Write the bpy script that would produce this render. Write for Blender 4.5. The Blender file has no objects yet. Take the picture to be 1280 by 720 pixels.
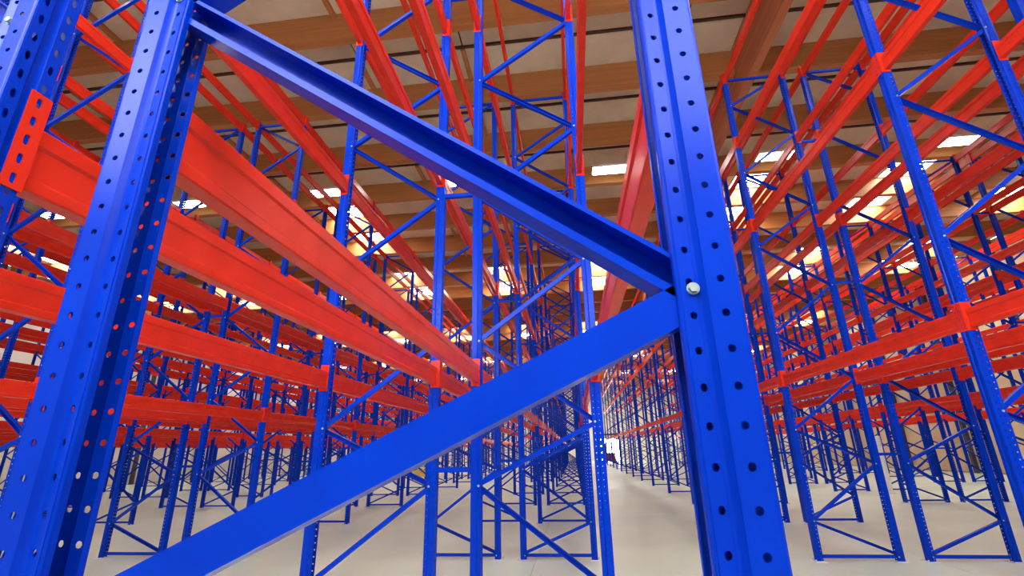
import bpy, math, random
from mathutils import Matrix, Vector

random.seed(7)
SC = bpy.context.scene
COL = SC.collection

# ------------------------------------------------------------------ camera
F_PX = 601.414
PITCH, ROLL, YAW = 0.32707, -0.01982, 0.11529
CAM = Vector((0.80394, -0.59050, 1.49851))
cam_d = bpy.data.cameras.new('camera')
cam_d.sensor_width = 36.0
cam_d.lens = F_PX / 1280.0 * 36.0
cam_d.clip_start = 0.02
cam_d.clip_end = 400.0
cam = bpy.data.objects.new('camera', cam_d)
COL.objects.link(cam)
FW = Vector((-math.sin(YAW) * math.cos(PITCH), math.cos(YAW) * math.cos(PITCH), math.sin(PITCH)))
RT0 = Vector((math.cos(YAW), math.sin(YAW), 0))
UP0 = RT0.cross(FW)
RT = RT0 * math.cos(ROLL) + UP0 * math.sin(ROLL)
UP = RT.cross(FW)
M = Matrix((RT, UP, -FW)).transposed().to_4x4()
M.translation = CAM
cam.matrix_world = M
SC.camera = cam

# ------------------------------------------------------------------ sky, exposure
W = bpy.data.worlds.new('overcast_sky')
SC.world = W
W.use_nodes = True
bg = W.node_tree.nodes['Background']
bg.inputs['Color'].default_value = (0.93, 0.96, 1.0, 1)
bg.inputs['Strength'].default_value = 21.0
SC.view_settings.view_transform = 'Standard'
SC.view_settings.look = 'None'
SC.view_settings.gamma = 1.0
SC.view_settings.use_curve_mapping = False
SC.view_settings.exposure = 0.0
SKYLIGHT_EMIT = 27.0
LAMP_EMIT = 30.0


# ------------------------------------------------------------------ materials
def new_mat(name):
    m = bpy.data.materials.new(name)
    m.use_nodes = True
    nt = m.node_tree
    return m, nt, nt.nodes['Principled BSDF']


def noise_col(nt, bsdf, c1, c2, scale, coord='Object', detail=4.0, stretch=None, lo=0.35, hi=0.65):
    tc = nt.nodes.new('ShaderNodeTexCoord')
    nz = nt.nodes.new('ShaderNodeTexNoise')
    nz.inputs['Scale'].default_value = scale
    nz.inputs['Detail'].default_value = detail
    src = tc.outputs[coord]
    if stretch:
        mp = nt.nodes.new('ShaderNodeMapping')
        mp.inputs['Scale'].default_value = stretch
        nt.links.new(src, mp.inputs['Vector'])
        src = mp.outputs['Vector']
    nt.links.new(src, nz.inputs['Vector'])
    rp = nt.nodes.new('ShaderNodeValToRGB')
    rp.color_ramp.elements[0].position = lo
    rp.color_ramp.elements[1].position = hi
    rp.color_ramp.elements[0].color = (*c1, 1)
    rp.color_ramp.elements[1].color = (*c2, 1)
    nt.links.new(nz.outputs['Fac'], rp.inputs['Fac'])
    nt.links.new(rp.outputs['Color'], bsdf.inputs['Base Color'])
    return nz


def paint(name, c1, c2, rough, scale=9.0, coat=0.0, spec=0.5):
    m, nt, b = new_mat(name)
    noise_col(nt, b, c1, c2, scale)
    b.inputs['Roughness'].default_value = rough
    b.inputs['Specular IOR Level'].default_value = spec
    b.inputs['Coat Weight'].default_value = coat
    b.inputs['Coat Roughness'].default_value = 0.12
    return m


def emitter(name, col, strength):
    m, nt, b = new_mat(name)
    b.inputs['Base Color'].default_value = (0.8, 0.8, 0.8, 1)
    b.inputs['Emission Color'].default_value = (*col, 1)
    b.inputs['Emission Strength'].default_value = strength
    return m


BLUE = paint('blue_powder_coat', (0.0005, 0.031, 0.44), (0.0007, 0.036, 0.49), 0.26, spec=0.10)
RED = paint('orange_red_powder_coat', (0.59, 0.025, 0.010), (0.66, 0.031, 0.013), 0.25, spec=0.16)
STEEL = paint('galvanised_steel', (0.50, 0.50, 0.47), (0.66, 0.66, 0.63), 0.35)
STEEL.node_tree.nodes['Principled BSDF'].inputs['Metallic'].default_value = 0.7
ZINC = paint('zinc_bolt', (0.26, 0.34, 0.31), (0.36, 0.44, 0.40), 0.35)
PLATE = paint('pale_zinc_plate', (0.60, 0.60, 0.58), (0.74, 0.74, 0.72), 0.4)
WOOD, _nt, _b = new_mat('glulam_timber')
noise_col(_nt, _b, (0.39, 0.155, 0.040), (0.48, 0.20, 0.055), 1.2, stretch=(0.35, 6.0, 9.0))
_b.inputs['Roughness'].default_value = 0.55
WOODY, _nt, _b = new_mat('glulam_timber_girder')
noise_col(_nt, _b, (0.40, 0.12, 0.04), (0.52, 0.19, 0.075), 1.2, stretch=(6.0, 0.35, 9.0))
_b.inputs['Roughness'].default_value = 0.5
DECK = paint('roof_deck_board', (0.60, 0.53, 0.37), (0.70, 0.62, 0.44), 0.75, 1.6)
DARKWOOD = paint('dark_batten', (0.05, 0.022, 0.010), (0.08, 0.035, 0.016), 0.7, 3.0)
CONC, _nt, _b = new_mat('polished_concrete')
noise_col(_nt, _b, (0.55, 0.65, 0.53), (0.67, 0.77, 0.63), 0.55, coord='Object', detail=8.0, lo=0.3, hi=0.7)
_b.inputs['Roughness'].default_value = 0.34
JOINT = paint('floor_joint', (0.30, 0.27, 0.22), (0.36, 0.33, 0.27), 0.8)
WALLW = paint('white_wall_panel', (0.66, 0.65, 0.58), (0.74, 0.73, 0.67), 0.6, 0.8)
WALLT = paint('tan_wall_panel', (0.58, 0.46, 0.28), (0.66, 0.54, 0.35), 0.6, 0.8)
COLM = paint('dark_steel_column', (0.03, 0.035, 0.06), (0.05, 0.055, 0.09), 0.5)
WHITE = paint('white_gloss_paint', (0.82, 0.83, 0.84), (0.9, 0.9, 0.9), 0.25)
BLACK = paint('black_rubber', (0.012, 0.012, 0.014), (0.03, 0.03, 0.034), 0.6)
MAROON = paint('dark_red_machine_paint', (0.12, 0.010, 0.012), (0.17, 0.016, 0.016), 0.4)
YELLOW = paint('yellow_machine_paint', (0.62, 0.50, 0.10), (0.72, 0.58, 0.14), 0.4)
SKYPANE = emitter('skylight_polycarbonate', (1.0, 0.97, 0.92), SKYLIGHT_EMIT)
LAMPGLOW = emitter('lamp_diffuser', (1.0, 0.98, 0.95), LAMP_EMIT)


# ------------------------------------------------------------------ mesh builder
class MB:
    def __init__(self):
        self.v, self.f, self.mi = [], [], []

    def add(self, vs, fs, m=0):
        n = len(self.v)
        self.v.extend(vs)
        for f in fs:
            self.f.append(tuple(i + n for i in f))
            self.mi.append(m)

    def box(self, x0, x1, y0, y1, z0, z1, m=0):
        self.add([(x0, y0, z0), (x1, y0, z0), (x1, y1, z0), (x0, y1, z0),
                  (x0, y0, z1), (x1, y0, z1), (x1, y1, z1), (x0, y1, z1)],
                 [(0, 3, 2, 1), (4, 5, 6, 7), (0, 1, 5, 4), (1, 2, 6, 5), (2, 3, 7, 6), (3, 0, 4, 7)], m)

    def prism(self, pts, o, a, b, c, length, m=0):
        """outline pts (p, q) in the plane of axes a, b at o, pushed along c"""
        n = len(pts)
        vs = []
        for t in (0.0, length):
            for p, q in pts:
                vs.append(tuple(o[i] + a[i] * p + b[i] * q + c[i] * t for i in range(3)))
        fs = [(i, (i + 1) % n, n + (i + 1) % n, n + i) for i in range(n)]
        fs += [tuple(range(n))[::-1], tuple(range(n, 2 * n))]
        self.add(vs, fs, m)

    def cyl(self, o, axis, r, length, n=12, m=0):
        a = Vector(axis).normalized()
        t = Vector((0, 0, 1)) if abs(a.z) < 0.9 else Vector((1, 0, 0))
        u = a.cross(t).normalized()
        w = a.cross(u)
        pts = [(r * math.cos(2 * math.pi * i / n), r * math.sin(2 * math.pi * i / n)) for i in range(n)]
        self.prism(pts, o, u, w, a, length, m)

    def join(self, other, off=(0, 0, 0), m=None):
        n = len(self.v)
        self.v.extend((x + off[0], y + off[1], z + off[2]) for x, y, z in other.v)
        for f, k in zip(other.f, other.mi):
            self.f.append(tuple(i + n for i in f))
            self.mi.append(k if m is None else m)

    def mesh(self, name, *mats):
        me = bpy.data.meshes.new(name)
        me.from_pydata(self.v, [], self.f)
        for m in mats:
            me.materials.append(m)
        if len(mats) > 1:
            me.polygons.foreach_set('material_index', self.mi)
        me.update()
        # consistent outward normals
        import bmesh
        if len(self.f) < 60000:
            bm = bmesh.new()
            bm.from_mesh(me)
            bmesh.ops.recalc_face_normals(bm, faces=bm.faces)
            bm.to_mesh(me)
            bm.free()
        return me


def obj(name, me, parent=None, loc=(0, 0, 0)):
    o = bpy.data.objects.new(name, me)
    o.location = loc
    COL.objects.link(o)
    if parent is not None:
        o.parent = parent
    return o


def tag(o, label=None, cat=None, group=None, kind=None):
    if label:
        o['label'] = label
    if cat:
        o['category'] = cat
    if group:
        o['group'] = group
    if kind:
        o['kind'] = kind
    return o


def project(x, y, z):
    d = Vector((x, y, z)) - CAM
    zz = d.dot(FW)
    if zz < 0.15:
        return None
    return 640 + F_PX * d.dot(RT) / zz, 360 - F_PX * d.dot(UP) / zz, zz


# ------------------------------------------------------------------ dimensions
BAY = 3.63634
GAP = 0.40238            # between the posts of two back-to-back rows
PL, PR = 5.41458, 5.45519  # pitch of the row pairs towards either side wall
NF = 19                  # ladders in a row
PW = 0.085               # post width along the row
UF, UB = -0.055, 0.032   # front face and rear lip of a post, measured inward
HOLE = 0.0515
TOP = 8.2
Y_FIRST = 0.1425
XW_L, XW_R, Y_FAR, Y_NEAR = -26.5, 21.2, 73.0, -1.8
Z_DECK, Z_PURLIN = 10.68, 10.0
LEV_L = (2.065, 4.075, 6.05, 8.02)
LEV_R = (2.37, 4.95, 6.60, 8.02)
BEAM_H = 0.155


def ladder_y(n):
    return Y_FIRST if n == 0 else n * BAY


# ------------------------------------------------------------------ the setting
floor_mb = MB()
floor_mb.box(XW_L - 0.3, XW_R + 0.3, Y_NEAR, Y_FAR + 0.3, -0.30, -0.012)
floor = tag(obj('floor', floor_mb.mesh('floor', JOINT)), kind='structure')
sx, sy = 5.333, 7.2727
nx = int(math.ceil((XW_R - XW_L) / sx))
ny = int(math.ceil((Y_FAR - Y_NEAR) / sy))
slab_cache = {}
for i in range(nx):
    for j in range(ny):
        x0, x1 = XW_L + i * sx, min(XW_L + (i + 1) * sx, XW_R)
        y0, y1 = Y_NEAR + j * sy, min(Y_NEAR + (j + 1) * sy, Y_FAR)
        key = (round(x1 - x0, 3), round(y1 - y0, 3))
        mb = MB()
        g = 0.004
        mb.box(x0 + g, x1 - g, y0 + g, y1 - g, -0.012, 0.0)
        obj('concrete_slab', mb.mesh('concrete_slab', CONC), floor)

wl = MB(); wl.box(XW_L - 0.3, XW_L, Y_NEAR, Y_FAR + 0.3, 0, Z_DECK)
wall_left = tag(obj('wall_left', wl.mesh('wall_left', JOINT)), kind='structure')
wr = MB(); wr.box(XW_R, XW_R + 0.3, Y_NEAR, Y_FAR + 0.3, 0, Z_DECK)
wall_right = tag(obj('wall_right', wr.mesh('wall_right', JOINT)), kind='structure')
DOOR_X0, DOOR_X1, DOOR_H = 4.6, 7.2, 3.4
wf = MB()
wf.box(XW_L, DOOR_X0, Y_FAR, Y_FAR + 0.3, 0, Z_DECK)
wf.box(DOOR_X1, XW_R, Y_FAR, Y_FAR + 0.3, 0, Z_DECK)
wf.box(DOOR_X0, DOOR_X1, Y_FAR, Y_FAR + 0.3, DOOR_H, Z_DECK)
wall_far = tag(obj('wall_far', wf.mesh('wall_far', WALLW)), kind='structure')
# unseen wall added behind the camera; its high openings light the near ladder
FILL_X0, FILL_X1, FILL_Z0, FILL_Z1 = -3.0, 4.2, 3.4, 5.0
wn = MB()
wn.box(XW_L, FILL_X0, Y_NEAR - 0.3, Y_NEAR, 0, Z_DECK)
wn.box(FILL_X1, XW_R, Y_NEAR - 0.3, Y_NEAR, 0, Z_DECK)
wn.box(FILL_X0, FILL_X1, Y_NEAR - 0.3, Y_NEAR, FILL_Z1, Z_DECK)
wn.box(FILL_X0, FILL_X1, Y_NEAR - 0.3, Y_NEAR, 0, FILL_Z0)
for k in range(1, 5):
    x = FILL_X0 + (FILL_X1 - FILL_X0) * k / 5
    wn.box(x - 0.05, x + 0.05, Y_NEAR - 0.25, Y_NEAR - 0.05, FILL_Z0, FILL_Z1)
wall_near_added = tag(obj('wall_near_added', wn.mesh('wall_near_added', WALLW)), kind='structure')
pb = MB(); pb.box(0, 0.06, 0.02, 4.98, 0.05, 5.2)
pb2 = MB(); pb2.box(0, 0.06, 0.02, 4.98, 5.24, Z_DECK - 0.05)
cb = MB(); cb.box(0, 0.18, -0.09, 0.09, 0, Z_DECK - 0.02)
panel_w = [b.mesh('wall_panel', WALLW) for b in (pb, pb2)]
panel_t = [b.mesh('wall_panel', WALLT) for b in (pb, pb2)]
col_me = cb.mesh('wall_column', COLM)
n_pan = int((Y_FAR - Y_NEAR) // 5)
for j in range(n_pan):
    for k in (0, 1):
        obj('wall_panel', panel_w[k], wall_left, (XW_L + 0.001, Y_NEAR + 5 * j, 0))
        obj('wall_panel', panel_t[k], wall_right, (XW_R - 0.061, Y_NEAR + 5 * j, 0))
    obj('wall_column', col_me, wall_left, (XW_L + 0.062, Y_NEAR + 5 * j, 0))
    obj('wall_column', col_me, wall_right, (XW_R - 0.245, Y_NEAR + 5 * j, 0))
pf = MB(); pf.box(0.02, 3.98, -0.06, -0.001, 0.05, Z_DECK - 0.05)
pfm = pf.mesh('wall_panel', WALLW)
for i in range(12):
    x = XW_L + 4 * i
    if x + 4 > XW_R + 0.02:
        continue
    if x + 4 > DOOR_X0 and x < DOOR_X1:
        continue
    obj('wall_panel', pfm, wall_far, (x, Y_FAR, 0))
dr = MB()
dr.box(DOOR_X0 - 0.15, DOOR_X0, Y_FAR - 0.2, Y_FAR + 0.3, 0, DOOR_H)
dr.box(DOOR_X1, DOOR_X1 + 0.15, Y_FAR - 0.2, Y_FAR + 0.3, 0, DOOR_H)
dr.box(DOOR_X0 - 0.15, DOOR_X1 + 0.15, Y_FAR - 0.2, Y_FAR + 0.3, DOOR_H, DOOR_H + 0.25)
door = tag(obj('door_1', dr.mesh('door_1', COLM)), kind='structure')
cu = MB(); cu.box(DOOR_X0, DOOR_X1, Y_FAR - 0.12, Y_FAR - 0.02, DOOR_H - 0.45, DOOR_H)
obj('roller_curtain', cu.mesh('roller_curtain', STEEL), door)

# roof
cm = MB()
cm.box(XW_L - 0.3, XW_R + 0.3, Y_NEAR, Y_FAR + 0.3, Z_DECK + 0.16, Z_DECK + 0.30)
ceiling = tag(obj('ceiling', cm.mesh('ceiling', DARKWOOD)), kind='structure')
P0, PSP, PWID = 7.0, 2.31, 0.20
pm = MB(); pm.box(XW_L, XW_R, 0, PWID, Z_PURLIN, Z_DECK + 0.12)
purlin_me = pm.mesh('purlin', WOOD)
pk0 = int(math.ceil((Y_NEAR - P0) / PSP)); pk1 = int((Y_FAR - P0) // PSP)
for k in range(pk0, pk1 + 1):
    obj('purlin', purlin_me, ceiling, (0, P0 + PSP * k, 0))
gm = MB(); gm.box(0, 0.19, Y_NEAR, Y_FAR, 9.38, Z_DECK + 0.10)
girder_me = gm.mesh('girder', WOODY)
for x in (5.16, -14.3):
    obj('girder', girder_me, ceiling, (x, 0, 0))
# battens along the middle of each deck strip
bm_ = MB(); bm_.box(XW_L, XW_R, -0.03, 0.03, Z_DECK - 0.05, Z_DECK + 0.03)
batten_me = bm_.mesh('batten', DARKWOOD)
for k in range(pk0, pk1):
    obj('batten', batten_me, ceiling, (0, P0 + PSP * k + PWID + (PSP - PWID) / 2, 0))
# short joists bridging each batten and the next purlin, where they can be made out
jm = MB(); jm.box(-0.05, 0.05, 0, (PSP - PWID) / 2 - 0.03, Z_DECK - 0.10, Z_DECK + 0.02)
joist_me = jm.mesh('joist', WOOD)
for k in range(-1, 6):
    for i in range(-6, 7):
        obj('joist', joist_me, ceiling, (2.6 * i + 1.3, P0 + PSP * k + PWID + (PSP - PWID) / 2 + 0.03, 0))
# deck panels and skylights in strips between purlins
CX = 2.6
ic0, ic1 = int(math.floor((XW_L) / CX)), int(math.ceil(XW_R / CX))
sky_rows = {}
for yy, cols in ((-9.0, (1, 3, 5, 7, -1, -3, -5, -7, -9)), (2.2, (1, 3, 5, 7, -1, -3, -5, -7, -9)),
                 (16.4, (3, 5, 7, -3, -9)),
                 (23.6, (1, -1, 3, -3, 5, 7, -7, -9)), (35.6, (1, 3, 5, 7, -1, -3, -5, -7, -9)),
                 (46.0, (1, 3, 5, 7, -1, -3, -5, -7, -9)), (57.0, (1, 3, 5, 7, -1, -3, -5, -7, -9)),
                 (67.0, (1, 3, 5, 7, -1, -3, -5, -7, -9))):
    sky_rows[yy] = cols
deck_items = []
sky_n = 0
frame_cache = {}
for k in range(pk0, pk1):
    ya = P0 + PSP * k + PWID
    yb = P0 + PSP * (k + 1)
    ym = (ya + yb) / 2
    for half in (0, 1):
        y0, y1 = (ya + 0.01, ym - 0.035) if half == 0 else (ym + 0.035, yb - 0.01)
        yc = (y0 + y1) / 2
        cols = ()
        for yy, cc in sky_rows.items():
            if abs(yc - yy) < 1.75:
                cols = cc
        for i in range(ic0, ic1 + 1):
            x0, x1 = max(XW_L, CX * i - CX / 2), min(XW_R, CX * i + CX / 2)
            if x1 - x0 < 0.3:
                continue
            if i in cols:
                xs0, xs1 = CX * i - 0.68, CX * i + 0.68
                deck_items.append((x0 + 0.02, xs0 - 0.06, y0, y1))
                deck_items.append((xs1 + 0.06, x1 - 0.02, y0, y1))
                key = round(y1 - y0, 4)
                if key not in frame_cache:
                    fr = MB(); h = (y1 - y0) / 2
                    for a, b, c, d in ((-0.73, -0.68, -h, h), (0.68, 0.73, -h, h), (-0.68, 0.68, -h, -h + 0.05), (-0.68, 0.68, h - 0.05, h)):
                        fr.box(a, b, c, d, Z_DECK - 0.02, Z_DECK + 0.12)
                    pn = MB(); pn.box(-0.68, 0.68, -h + 0.05, h - 0.05, Z_DECK + 0.04, Z_DECK + 0.08)
                    frame_cache[key] = (fr.mesh('skylight', WHITE), pn.mesh('pane', SKYPANE))
                s = obj('skylight', frame_cache[key][0], ceiling, (CX * i, yc, 0))
                obj('pane', frame_cache[key][1], s)
            else:
                deck_items.append((x0 + 0.02, x1 - 0.02, y0, y1))


def deck_key(d):
    p = project((d[0] + d[1]) / 2, (d[2] + d[3]) / 2, Z_DECK)
    if p is None or not (-60 < p[0] < 1340 and -60 < p[1] < 780):
        return 1e6 + abs(d[2])
    return p[2]


deck_items.sort(key=deck_key)
dcache = {}
rest = MB()
for n, (x0, x1, y0, y1) in enumerate(deck_items):
    if n < 300:
        key = (round(x1 - x0, 3), round(y1 - y0, 3))
        if key not in dcache:
            b = MB(); b.box(-key[0] / 2, key[0] / 2, -key[1] / 2, key[1] / 2, Z_DECK, Z_DECK + 0.04)
            dcache[key] = b.mesh('deck_panel', DECK)
        obj('deck_panel', dcache[key], ceiling, ((x0 + x1) / 2, (y0 + y1) / 2, 0))
    else:
        rest.box(x0, x1, y0, y1, Z_DECK, Z_DECK + 0.04)
tag(obj('deck_panels', rest.mesh('deck_panels', DECK), ceiling), kind='stuff')

# ------------------------------------------------------------------ rack post meshes
def sheet_strip(mb, p, q, hole=None):
    """flat strip between plan points p and q (u, v), full height; hole = (half width, half height, shape)"""
    (u0, v0), (u1, v1) = p, q
    if hole is None:
        mb.add([(u0, v0, 0), (u1, v1, 0), (u1, v1, TOP), (u0, v0, TOP)], [(0, 1, 2, 3)])
        return
    hw, hh, t = hole
    L = math.hypot(u1 - u0, v1 - v0)
    n = int(TOP / HOLE)
    z0 = (TOP - n * HOLE) / 2
    at = lambda s, z: (u0 + (u1 - u0) * s / L, v0 + (v1 - v0) * s / L, z)
    mb.add([at(0, 0), at(L, 0), at(L, z0), at(0, z0)], [(0, 1, 2, 3)])
    mb.add([at(0, TOP - z0), at(L, TOP - z0), at(L, TOP), at(0, TOP)], [(0, 1, 2, 3)])
    c = t * L
    for k in range(n):
        a = z0 + k * HOLE
        m = a + HOLE / 2
        b = a + HOLE
        rim = [at(0, a), at(c, a), at(L, a), at(L, m), at(L, b), at(c, b), at(0, b), at(0, m)]
        d = 0.72
        inn = [at(c - hw * d, m - hh * d), at(c, m - hh), at(c + hw * d, m - hh * d), at(c + hw, m),
               at(c + hw * d, m + hh * d), at(c, m + hh), at(c - hw * d, m + hh * d), at(c - hw, m)]
        mb.add(rim + inn, [(i, (i + 1) % 8, 8 + (i + 1) % 8, 8 + i) for i in range(8)])


def post_outline():
    h = PW / 2
    near = [(UB, -h + 0.020), (UB, -h + 0.006), (0.0, -h + 0.012), (-0.008, -h), (UF, -h),
            (UF, -0.012), (UF + 0.010, -0.007)]
    far = [(u, -v) for u, v in near][::-1]
    return near + far


def rounded(pts, picks, r=0.005, seg=3):
    """the outline with the picked corners turned into small arcs"""
    out = []
    n = len(pts)
    for i, p in enumerate(pts):
        if i not in picks:
            out.append(p)
            continue
        P, A, B = Vector(p), Vector(pts[i - 1]), Vector(pts[(i + 1) % n])
        a = P + (A - P).normalized() * r
        b = P + (B - P).normalized() * r
        for k in range(seg + 1):
            t = k / seg
            q = a * (1 - t) ** 2 + P * 2 * t * (1 - t) + b * t ** 2
            out.append((q.x, q.y))
    return out


def post_mesh(sgn, perforated):
    pts = [(sgn * u, v) for u, v in post_outline()]
    mb = MB()
    if perforated:
        rnd = (0.0058, 0.0058)
        slot = (0.0055, 0.0125)
        n = len(pts)
        R = 0.005
        corner = (1, 2, 4, n - 5, n - 3, n - 2)

        def trimmed(i, j):
            P, Q = Vector(pts[i]), Vector(pts[j])
            return tuple(P + (Q - P).normalized() * R) if i in corner else pts[i]
        for i in corner:
            a, P, b = Vector(trimmed(i, i - 1)), Vector(pts[i]), Vector(trimmed(i, i + 1))
            arc = [a * (1 - t) ** 2 + P * 2 * t * (1 - t) + b * t ** 2 for t in (0, 1 / 3, 2 / 3, 1)]
            for p, q in zip(arc, arc[1:]):
                sheet_strip(mb, tuple(p), tuple(q))
        for i in range(n - 1):
            hole = None
            if i in (1, n - 3):
                hole = rnd + (0.62 if i == 1 else 0.38,)
            elif i in (3, n - 5):
                hole = rnd + (0.5,)
            elif i in (4, n - 6):
                hole = slot + (0.5,)
            sheet_strip(mb, trimmed(i, i + 1), trimmed(i + 1, i), hole)
        me = mb.mesh('upright_post', BLUE)
        import bmesh
        bm = bmesh.new(); bm.from_mesh(me)
        bmesh.ops.remove_doubles(bm, verts=bm.verts, dist=0.00002)
        bmesh.ops.recalc_face_normals(bm, faces=bm.faces)
        bm.to_mesh(me); bm.free()
        t = bpy.data.objects.new('temp_sheet', me)
        COL.objects.link(t)
        md = t.modifiers.new('thick', 'SOLIDIFY')
        md.thickness = 0.0024
        md.offset = 0
        dg = bpy.context.evaluated_depsgraph_get()
        me2 = bpy.data.meshes.new_from_object(t.evaluated_get(dg))
        bpy.data.objects.remove(t)
        me2.name = 'upright_post'
        return me2
    h = PW / 2
    o = [(UB, -h + 0.006), (0.0, -h + 0.012), (-0.008, -h), (UF, -h), (UF, -0.012), (UF + 0.010, -0.007)]
    o = rounded(o + [(u, -v) for u, v in o][::-1], (3, 8), 0.006)
    mb.prism([(sgn * u, v) for u, v in o], (0, 0, 0), (1, 0, 0), (0, 1, 0), (0, 0, 1), TOP)
    return mb


POST_P = {s: post_mesh(s, True) for s in (1, -1)}
POST_S_MB = {s: post_mesh(s, False) for s in (1, -1)}
POST_S = {s: POST_S_MB[s].mesh('upright_post', BLUE) for s in (1, -1)}

NODES = [0.06, 0.50, 1.235, 1.72, 2.445, 3.18, 3.92, 4.65, 5.35, 6.07, 6.80, 7.50, 8.10]


def brace_mb(x0, z0, x1, z1, flip, hh=0.019, dep=0.040, lip=0.0):
    """open channel from (x0, z0) to (x1, z1); web towards -y unless flip"""
    d = Vector((x1 - x0, 0, z1 - z0))
    L = d.length
    d.normalize()
    up = Vector((-d.z, 0, d.x))
    if up.z < 0:
        up = -up
    t = 0.003
    s = -1 if not flip else 1
    a = s * dep / 2
    b = -s * dep / 2
    ti = -s * t
    pts = [(a, -hh), (b, -hh), (b, -hh + t), (a + ti, -hh + t), (a + ti, hh - t), (b, hh - t), (b, hh), (a, hh)]
    if lip:
        bi = b - ti
        pts = [(a, -hh), (b, -hh), (b, -hh + lip), (bi, -hh + lip), (bi, -hh + t), (a + ti, -hh + t),
               (a + ti, hh - t), (bi, hh - t), (bi, hh - lip * 0.6), (b, hh - lip * 0.6), (b, hh), (a, hh)]
    mb = MB()
    mb.prism(pts, (x0, 0, z0), (0, 1, 0), up, d, L)
    return mb


def ladder_braces(start, hh=0.019, dep=0.040, lip=0.0):
    """list of channel builders for a ladder one metre deep; start = 0: zigzag starts at the x=0 post"""
    out = []
    ins = 0.012
    pos = lambda k: ins if (k + start) % 2 == 0 else 1.0 - ins
    out.append(brace_mb(ins, NODES[0], 1 - ins, NODES[0], False, hh, dep, lip))
    out.append(brace_mb(ins, NODES[-1], 1 - ins, NODES[-1], False, hh, dep, lip))
    for k in range(len(NODES) - 1):
        fl = (k % 2 == 1) if start == 0 else (k % 2 == 0)
        xa, xb = pos(k), pos(k + 1)
        za, zb = NODES[k], NODES[k + 1]
        out.append(brace_mb(xa, za + (0.012 if k else 0.03), xb, zb - 0.012, fl, hh, dep, lip))
    return out


BR_MB = {s: ladder_braces(s) for s in (0, 1)}
BR_NEAR = [b.mesh('brace', BLUE) for b in ladder_braces(0, 0.029, 0.052, 0.013)]
BR = {s: [b.mesh('brace', BLUE) for b in BR_MB[s]] for s in (0, 1)}
fp = MB()
fp.box(-0.095, 0.065, -0.085, 0.085, 0, 0.008)
for ay in (-0.058, 0.058):
    fp.cyl((-0.075, ay, 0.008), (0, 0, 1), 0.009, 0.022, 6)
FOOT_MB = {1: fp}
fpm = MB(); fpm.v = [(-x, y, z) for x, y, z in fp.v]; fpm.f = list(fp.f); fpm.mi = list(fp.mi)
FOOT_MB[-1] = fpm
FOOT = {s: FOOT_MB[s].mesh('foot_plate', PLATE) for s in (1, -1)}
bt = MB()
bt.cyl((0, 0, 0), (0, -1, 0), 0.0095, 0.0015, 16)
bt.cyl((0, -0.0015, 0), (0, -1, 0), 0.0072, 0.006, 6)
BOLT = bt.mesh('bolt', ZINC)
FAR_LADDER_MB = {}
for s in (0, 1):
    b = MB()
    b.join(POST_S_MB[1])
    b.join(POST_S_MB[-1], (1, 0, 0))
    for q in BR_MB[s]:
        b.join(q)
    b.join(FOOT_MB[1], (0, 0, 0), 1)
    b.join(FOOT_MB[-1], (1, 0, 0), 1)
    FAR_LADDER_MB[s] = b
FAR_LADDER = {s: FAR_LADDER_MB[s].mesh('rack_ladder', BLUE, PLATE) for s in (0, 1)}

# ------------------------------------------------------------------ rows
ORD = ['first', 'second', 'third', 'fourth', 'fifth', 'sixth', 'seventh', 'eighth', 'ninth', 'tenth', 'eleventh', 'twelfth',
       'thirteenth', 'fourteenth', 'fifteenth', 'sixteenth', 'seventeenth', 'eighteenth', 'nineteenth', 'twentieth']
ROWS = []   # x of its low-x post, zigzag start, levels, row words, side words for (low-x, high-x) beams
nl = nr = 0
for k in range(5):
    x = -PL * k
    for xx, st, sides in ((x, 0, ('twin side', 'aisle side')), (x - GAP - 1.0, 1, ('aisle side', 'twin side'))):
        words = 'central row' if nl == 0 else '%s row toward the white panelled wall' % ORD[nl - 1]
        ROWS.append((xx, st, LEV_L, words, sides, NF))
        nl += 1
for k in range(3):
    x = 4.05243 + PR * k
    for xx, st, sides in ((x, 1, ('aisle side', 'twin side')), (x + 1.0 + GAP, 0, ('twin side', 'aisle side'))):
        words = '%s row toward the tan wall' % ORD[nr]
        ROWS.append((xx, st, LEV_R, words, sides, 15))
        nr += 1


def seen_area(pts, w):
    """rough size on the picture of a bar through pts (w metres wide)"""
    s = 0.0
    pr = [project(*p) for p in pts]
    for a, b in zip(pr, pr[1:]):
        if a is None or b is None:
            continue
        mx, my = (a[0] + b[0]) / 2, (a[1] + b[1]) / 2
        if -10 < mx < 1290 and -10 < my < 730:
            s += min(math.hypot(a[0] - b[0], a[1] - b[1]), 400) * min(w * F_PX / a[2], 120)
    return s


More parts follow.
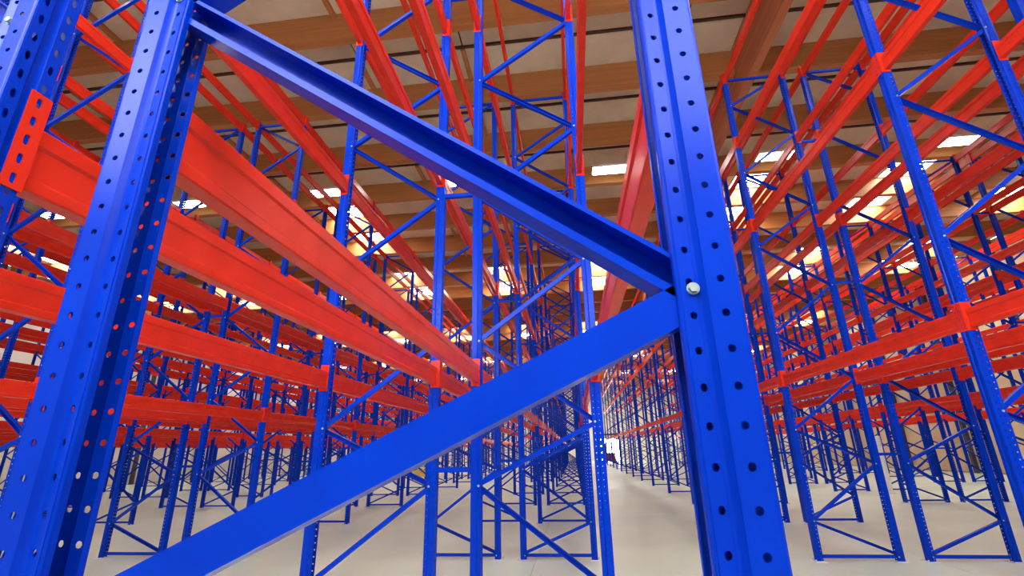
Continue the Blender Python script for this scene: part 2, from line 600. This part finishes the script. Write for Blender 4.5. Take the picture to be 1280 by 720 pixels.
ladders = []
for r, row in enumerate(ROWS):
    for n in range(row[5]):
        y = ladder_y(n)
        a = sum(seen_area([(row[0] + q, y, TOP * i / 16) for i in range(17)], 0.1) for q in (0, 1))
        ladders.append((a, r, n))
ladders.sort(reverse=True)
far_rest = MB()
for idx, (a, r, n) in enumerate(ladders):
    x0, st, lev, words, sides, _ = ROWS[r]
    y = ladder_y(n)
    if idx >= 300:
        far_rest.join(FAR_LADDER_MB[st], (x0, y, 0))
        continue
    where = 'end of row' if n == 0 else '%s from the near end' % ORD[n]
    if n == 0 and r == 0:
        label = 'bright blue rack ladder close up at the near end of the central row'
    elif n == 0:
        label = 'blue rack ladder at the near end, %s' % words
    else:
        label = 'blue rack ladder, %s from the near end, %s' % (ORD[n], words)
    detailed = idx < 130
    if detailed:
        t = obj('rack_ladder', None, None, (x0, y, 0))
        per = idx < 44
        posts = POST_P if per else POST_S
        for sg, px in ((1, 0.0), (-1, 1.0)):
            p = obj('upright_post', posts[sg], t, (px, 0, 0))
            obj('foot_plate', FOOT[sg], p)
        for me in (BR_NEAR if (r, n) == (0, 0) else BR[st]):
            obj('brace', me, t)
        if idx < 26:
            for k, z in enumerate(NODES):
                left = (k + st) % 2 == 0
                obj('bolt', BOLT, t, (0.009 if left else 0.991, -PW / 2 + 0.0077, z))
    else:
        t = obj('rack_ladder', FAR_LADDER[st], None, (x0, y, 0))
    tag(t, label, 'rack ladder', 'blue upright ladders of the racking', 'thing')
if far_rest.v:
    tag(obj('rack_ladders', far_rest.mesh('rack_ladders', BLUE, PLATE)), 'farthest blue ladders of the racking merging in the distance',
        'rack ladder', 'blue upright ladders of the racking', 'stuff')

# ------------------------------------------------------------------ beams
def beam_outline():
    w, h, c = 0.025, BEAM_H, 0.005
    r = [(w - c, 0), (w - c * 0.3, c * 0.3), (w, c), (w, 0.030), (w - 0.006, 0.037), (w - 0.006, h - 0.047), (w, h - 0.040), (w, h - c), (w - c * 0.3, h - c * 0.3), (w - c, h)]
    return r + [(-p, q) for p, q in r][::-1]


def beam_mb(L):
    mb = MB()
    mb.prism(beam_outline(), (0, 0, 0), (1, 0, 0), (0, 0, 1), (0, 1, 0), L)
    return mb


def connector_mb(sgn, end, holes=True):
    """hook-on end plate; local origin = beam axis at the plate, sgn = post side, end = -1 at the start, +1 at the far end"""
    mb = MB()
    z0, z1 = -0.022, 0.215
    uo = -0.010                       # beam axis sits at u = -0.010
    u_front = UF - 0.0012 - uo
    t = 0.004
    # plate on the side of the post
    xs = sorted((sgn * (u_front - t), sgn * 0.030))
    ys = sorted((0.0, end * t))
    mb.box(xs[0], xs[1], ys[0], ys[1], z0, z1)
    # leg over the front face, with hook slots
    L = 0.040
    xs = sorted((sgn * (u_front - t), sgn * u_front))
    n = 5
    ya, yb = end * t, end * (t + L)
    if not holes:
        mb.box(xs[0], xs[1], min(ya, yb), max(ya, yb), z0, z1)
        return mb
    c = 0.5
    for k in range(n):
        a = z0 + (z1 - z0) * k / n
        b = z0 + (z1 - z0) * (k + 1) / n
        m = (a + b) / 2
        mid = (ya + yb) / 2
        hy, hz = 0.0062, 0.013
        for x_ in (xs[0], xs[1]):
            rim = [(x_, ya, a), (x_, mid, a), (x_, yb, a), (x_, yb, m), (x_, yb, b), (x_, mid, b), (x_, ya, b), (x_, ya, m)]
            e = end * hy
            inn = [(x_, mid - e * .8, m - hz * .8), (x_, mid, m - hz), (x_, mid + e * .8, m - hz * .8), (x_, mid + e, m),
                   (x_, mid + e * .8, m + hz * .8), (x_, mid, m + hz), (x_, mid - e * .8, m + hz * .8), (x_, mid - e, m)]
            mb.add(rim + inn, [(i, (i + 1) % 8, 8 + (i + 1) % 8, 8 + i) for i in range(8)])
        # rim of the slot and the outer edges
        inn0 = [(mid - end * hy * .8, m - hz * .8), (mid, m - hz), (mid + end * hy * .8, m - hz * .8), (mid + end * hy, m),
                (mid + end * hy * .8, m + hz * .8), (mid, m + hz), (mid - end * hy * .8, m + hz * .8), (mid - end * hy, m)]
        vs = [(xs[0], p, q) for p, q in inn0] + [(xs[1], p, q) for p, q in inn0]
        mb.add(vs, [(i, (i + 1) % 8, 8 + (i + 1) % 8, 8 + i) for i in range(8)])
        mb.add([(xs[0], yb, a), (xs[1], yb, a), (xs[1], yb, b), (xs[0], yb, b)], [(0, 1, 2, 3)])
    return mb


BOLTSLOT = None
CONN_MB = {(s, e): connector_mb(s, e, False) for s in (1, -1) for e in (-1, 1)}
CONN_F = {k: b.mesh('connector', RED) for k, b in CONN_MB.items()}
CONN = {(s, e): connector_mb(s, e, True).mesh('connector', RED) for s in (1, -1) for e in (-1, 1)}
OFF = PW / 2 + 0.0045
SPAN = []
for n in range(NF - 1):
    SPAN.append((ladder_y(n) + OFF, ladder_y(n + 1) - OFF))
BEAM_ME = {}
for a, b in SPAN:
    L = round(b - a, 4)
    if L not in BEAM_ME:
        BEAM_ME[L] = beam_mb(L).mesh('pallet_beam', RED)
beams = []
for r, row in enumerate(ROWS):
    for side in (0, 1):
        x = row[0] - 0.010 if side == 0 else row[0] + 1.010
        for li, z in enumerate(row[2]):
            for n, (a, b) in enumerate(SPAN[:row[5] - 1]):
                s = seen_area([(x, a + (b - a) * i / 12, z + 0.07) for i in range(13)], BEAM_H)
                beams.append((s, r, side, li, n, x, z))
beams.sort(reverse=True)
LEVW = ('lowest level', 'second level', 'third level', 'top level')
rest = MB()
for idx, (s, r, side, li, n, x, z) in enumerate(beams):
    a, b = SPAN[n]
    sg = 1 if side == 0 else -1
    if idx < 300:
        words, sides = ROWS[r][3], ROWS[r][4]
        o = obj('pallet_beam', BEAM_ME[round(b - a, 4)], None, (x, a, z))
        label = 'orange-red beam, %s, %s, %s bay, %s' % (LEVW[li], sides[side], ORD[n], words)
        tag(o, label, 'pallet beam', 'orange-red beams of the racking', 'thing')
        cs = CONN if idx < 120 else CONN_F
        obj('connector', cs[(sg, -1)], o)
        obj('connector', cs[(sg, 1)], o, (0, b - a, 0))
    else:
        rest.box(x - 0.025, x + 0.025, a, b, z, z + BEAM_H)
        rest.join(CONN_MB[(sg, -1)], (x, a, z))
        rest.join(CONN_MB[(sg, 1)], (x, b, z))
tag(obj('pallet_beams', rest.mesh('pallet_beams', RED)), 'smaller orange-red beams of the racking filling the distance',
    'pallet beam', 'orange-red beams of the racking', 'stuff')

# ------------------------------------------------------------------ row spacers between back-to-back rows
sp = MB()
sp.box(0, GAP - 0.11, -0.02, 0.02, -0.02, 0.02)
sp.box(-0.004, 0.0, -0.035, 0.035, -0.06, 0.06)
sp.box(GAP - 0.11, GAP - 0.106, -0.035, 0.035, -0.06, 0.06)
SPACER = sp.mesh('row_spacer', BLUE)
pairs = [(1, 0), (3, 2), (5, 4)] + [(10, 11), (12, 13)]
HW = ('low', 'middle-height', 'high')
for lo, hi in pairs:
    x = ROWS[lo][0] + 1.0 + 0.056
    for n in range(1, 8):
        for h, z in enumerate((1.36, 3.96, 6.62)):
            o = obj('row_spacer', SPACER, None, (x, ladder_y(n), z))
            w = ROWS[hi][3] if hi else 'central row'
            tag(o, 'short blue %s spacer behind the %s ladder, %s' % (HW[h], ORD[n], w), 'row spacer',
                'short blue spacers tying back-to-back racks', 'thing')

# ------------------------------------------------------------------ ceiling lamps
hs = MB(); hs.box(-0.60, 0.60, -0.22, 0.22, 0.03, 0.11)
LAMP_H = hs.mesh('housing', WHITE)
df = MB(); df.box(-0.57, 0.57, -0.20, 0.20, 0.0, 0.03)
LAMP_D = df.mesh('diffuser', LAMPGLOW)
rd = MB()
for x in (-0.5, 0.5):
    rd.cyl((x, 0, 0.11), (0, 0, 1), 0.006, 0.55, 6)
LAMP_R = rd.mesh('hanger', STEEL)
for ry, yy in enumerate((13.2, 24.5, 36.0, 47.0, 58.0)):
    for i, xx in enumerate((-22.7, -17.6, -12.4, -7.25, -2.45, 2.5, 7.6, 12.8, 18.0)):
        p = project(xx, yy, 10.02)
        if p is None or not (-50 < p[0] < 1330 and -50 < p[1] < 770):
            continue
        t = obj('ceiling_lamp', None, None, (xx, yy, 10.02))
        obj('housing', LAMP_H, t); obj('diffuser', LAMP_D, t); obj('hanger', LAMP_R, t)
        if xx > 0:
            w = '%s toward the tan wall' % ORD[int(i - 5)]
        else:
            w = '%s toward the white panelled wall' % ORD[4 - i]
        tag(t, 'flat white ceiling lamp, %s lamp line, %s' % (ORD[ry], w), 'lamp', 'flat ceiling lamps under the timber roof')

# ------------------------------------------------------------------ odd things on the floor
pt = MB()
pt.cyl((0, 0, 0), (0, 0, 1), 0.085, 1.75, 20)
pt.box(-0.16, 0.16, -0.16, 0.16, 0, 0.012)
o = obj('guard_post', pt.mesh('guard_post', WHITE), None, (10.70, 17.3, 0))
tag(o, 'white guard post standing between two back-to-back racks', 'post', kind='thing')

lift = obj('scissor_lift', None, None, (-8.45, 30.0, 0))
b = MB(); b.box(-0.42, 0.42, -0.9, 0.9, 0.16, 0.52)
obj('chassis', b.mesh('chassis', YELLOW), lift)
b = MB(); b.box(-0.40, 0.40, -0.95, 0.95, 0.98, 1.06)
for x in (-0.38, 0.38):
    for y in (-0.92, 0.0, 0.92):
        b.box(x - 0.02, x + 0.02, y - 0.02, y + 0.02, 1.06, 1.9)
for zz in (1.45, 1.88):
    b.box(-0.40, 0.40, -0.94, -0.90, zz - 0.02, zz + 0.02)
    b.box(-0.40, 0.40, 0.90, 0.94, zz - 0.02, zz + 0.02)
    b.box(-0.40, -0.36, -0.92, 0.92, zz - 0.02, zz + 0.02)
    b.box(0.36, 0.40, -0.92, 0.92, zz - 0.02, zz + 0.02)
obj('platform', b.mesh('platform', MAROON), lift)
b = MB()
for x in (-0.3, 0.3):
    for s in (1, -1):
        for z in (0.54, 0.76):
            d = Vector((0, 1.5 * s, 0.2)); L = d.length; d.normalize()
            b.prism([(-0.02, -0.03), (0.02, -0.03), (0.02, 0.03), (-0.02, 0.03)], (x, -0.75 * s, z), (1, 0, 0), d.cross(Vector((1, 0, 0))), d, L)
obj('scissor_arms', b.mesh('scissor_arms', COLM), lift)
wb = MB(); wb.cyl((-0.06, 0, 0), (1, 0, 0), 0.17, 0.12, 18)
wme = wb.mesh('wheel', BLACK)
for x in (-0.40, 0.40):
    for y in (-0.62, 0.62):
        obj('wheel', wme, lift, (x, y, 0.17))
b = MB(); b.box(-0.3, 0.3, -0.3, 0.3, 1.06, 1.7)
obj('control_box', b.mesh('control_box', MAROON), lift)
tag(lift, 'dark red and yellow scissor lift parked in the aisle behind racks', 'lift')

fl = obj('forklift', None, None, (4.7, 57.0, 0))
b = MB()
b.prism([(-0.9, 0.25), (0.9, 0.25), (0.9, 0.75), (0.35, 0.95), (-0.9, 1.15)], (-0.55, 0, 0), (0, 1, 0), (0, 0, 1), (1, 0, 0), 1.1)
obj('body', b.mesh('body', MAROON), fl)
b = MB()
for x in (-0.5, 0.46):
    for y in (-0.75, 0.55):
        b.box(x, x + 0.05, y, y + 0.05, 0.7, 2.1)
b.box(-0.52, 0.53, -0.8, 0.65, 2.1, 2.16)
obj('cage', b.mesh('cage', BLACK), fl)
b = MB()
for x in (-0.35, 0.27):
    b.box(x, x + 0.08, 0.92, 1.02, 0.1, 2.3)
b.box(-0.35, 0.35, 0.94, 1.0, 1.2, 1.28); b.box(-0.35, 0.35, 0.94, 1.0, 2.2, 2.28)
obj('mast', b.mesh('mast', BLACK), fl)
b = MB()
for x in (-0.3, 0.2):
    b.box(x, x + 0.1, 1.02, 2.0, 0.06, 0.1)
    b.box(x, x + 0.1, 1.02, 1.07, 0.06, 0.6)
obj('fork', b.mesh('fork', STEEL), fl)
wb = MB(); wb.cyl((-0.1, 0, 0), (1, 0, 0), 0.28, 0.2, 18)
wme = wb.mesh('wheel', BLACK)
for x in (-0.5, 0.5):
    for y in (-0.6, 0.6):
        obj('wheel', wme, fl, (x, y, 0.28))
tag(fl, 'dark forklift parked before the bright doorway beyond the last racks', 'forklift')
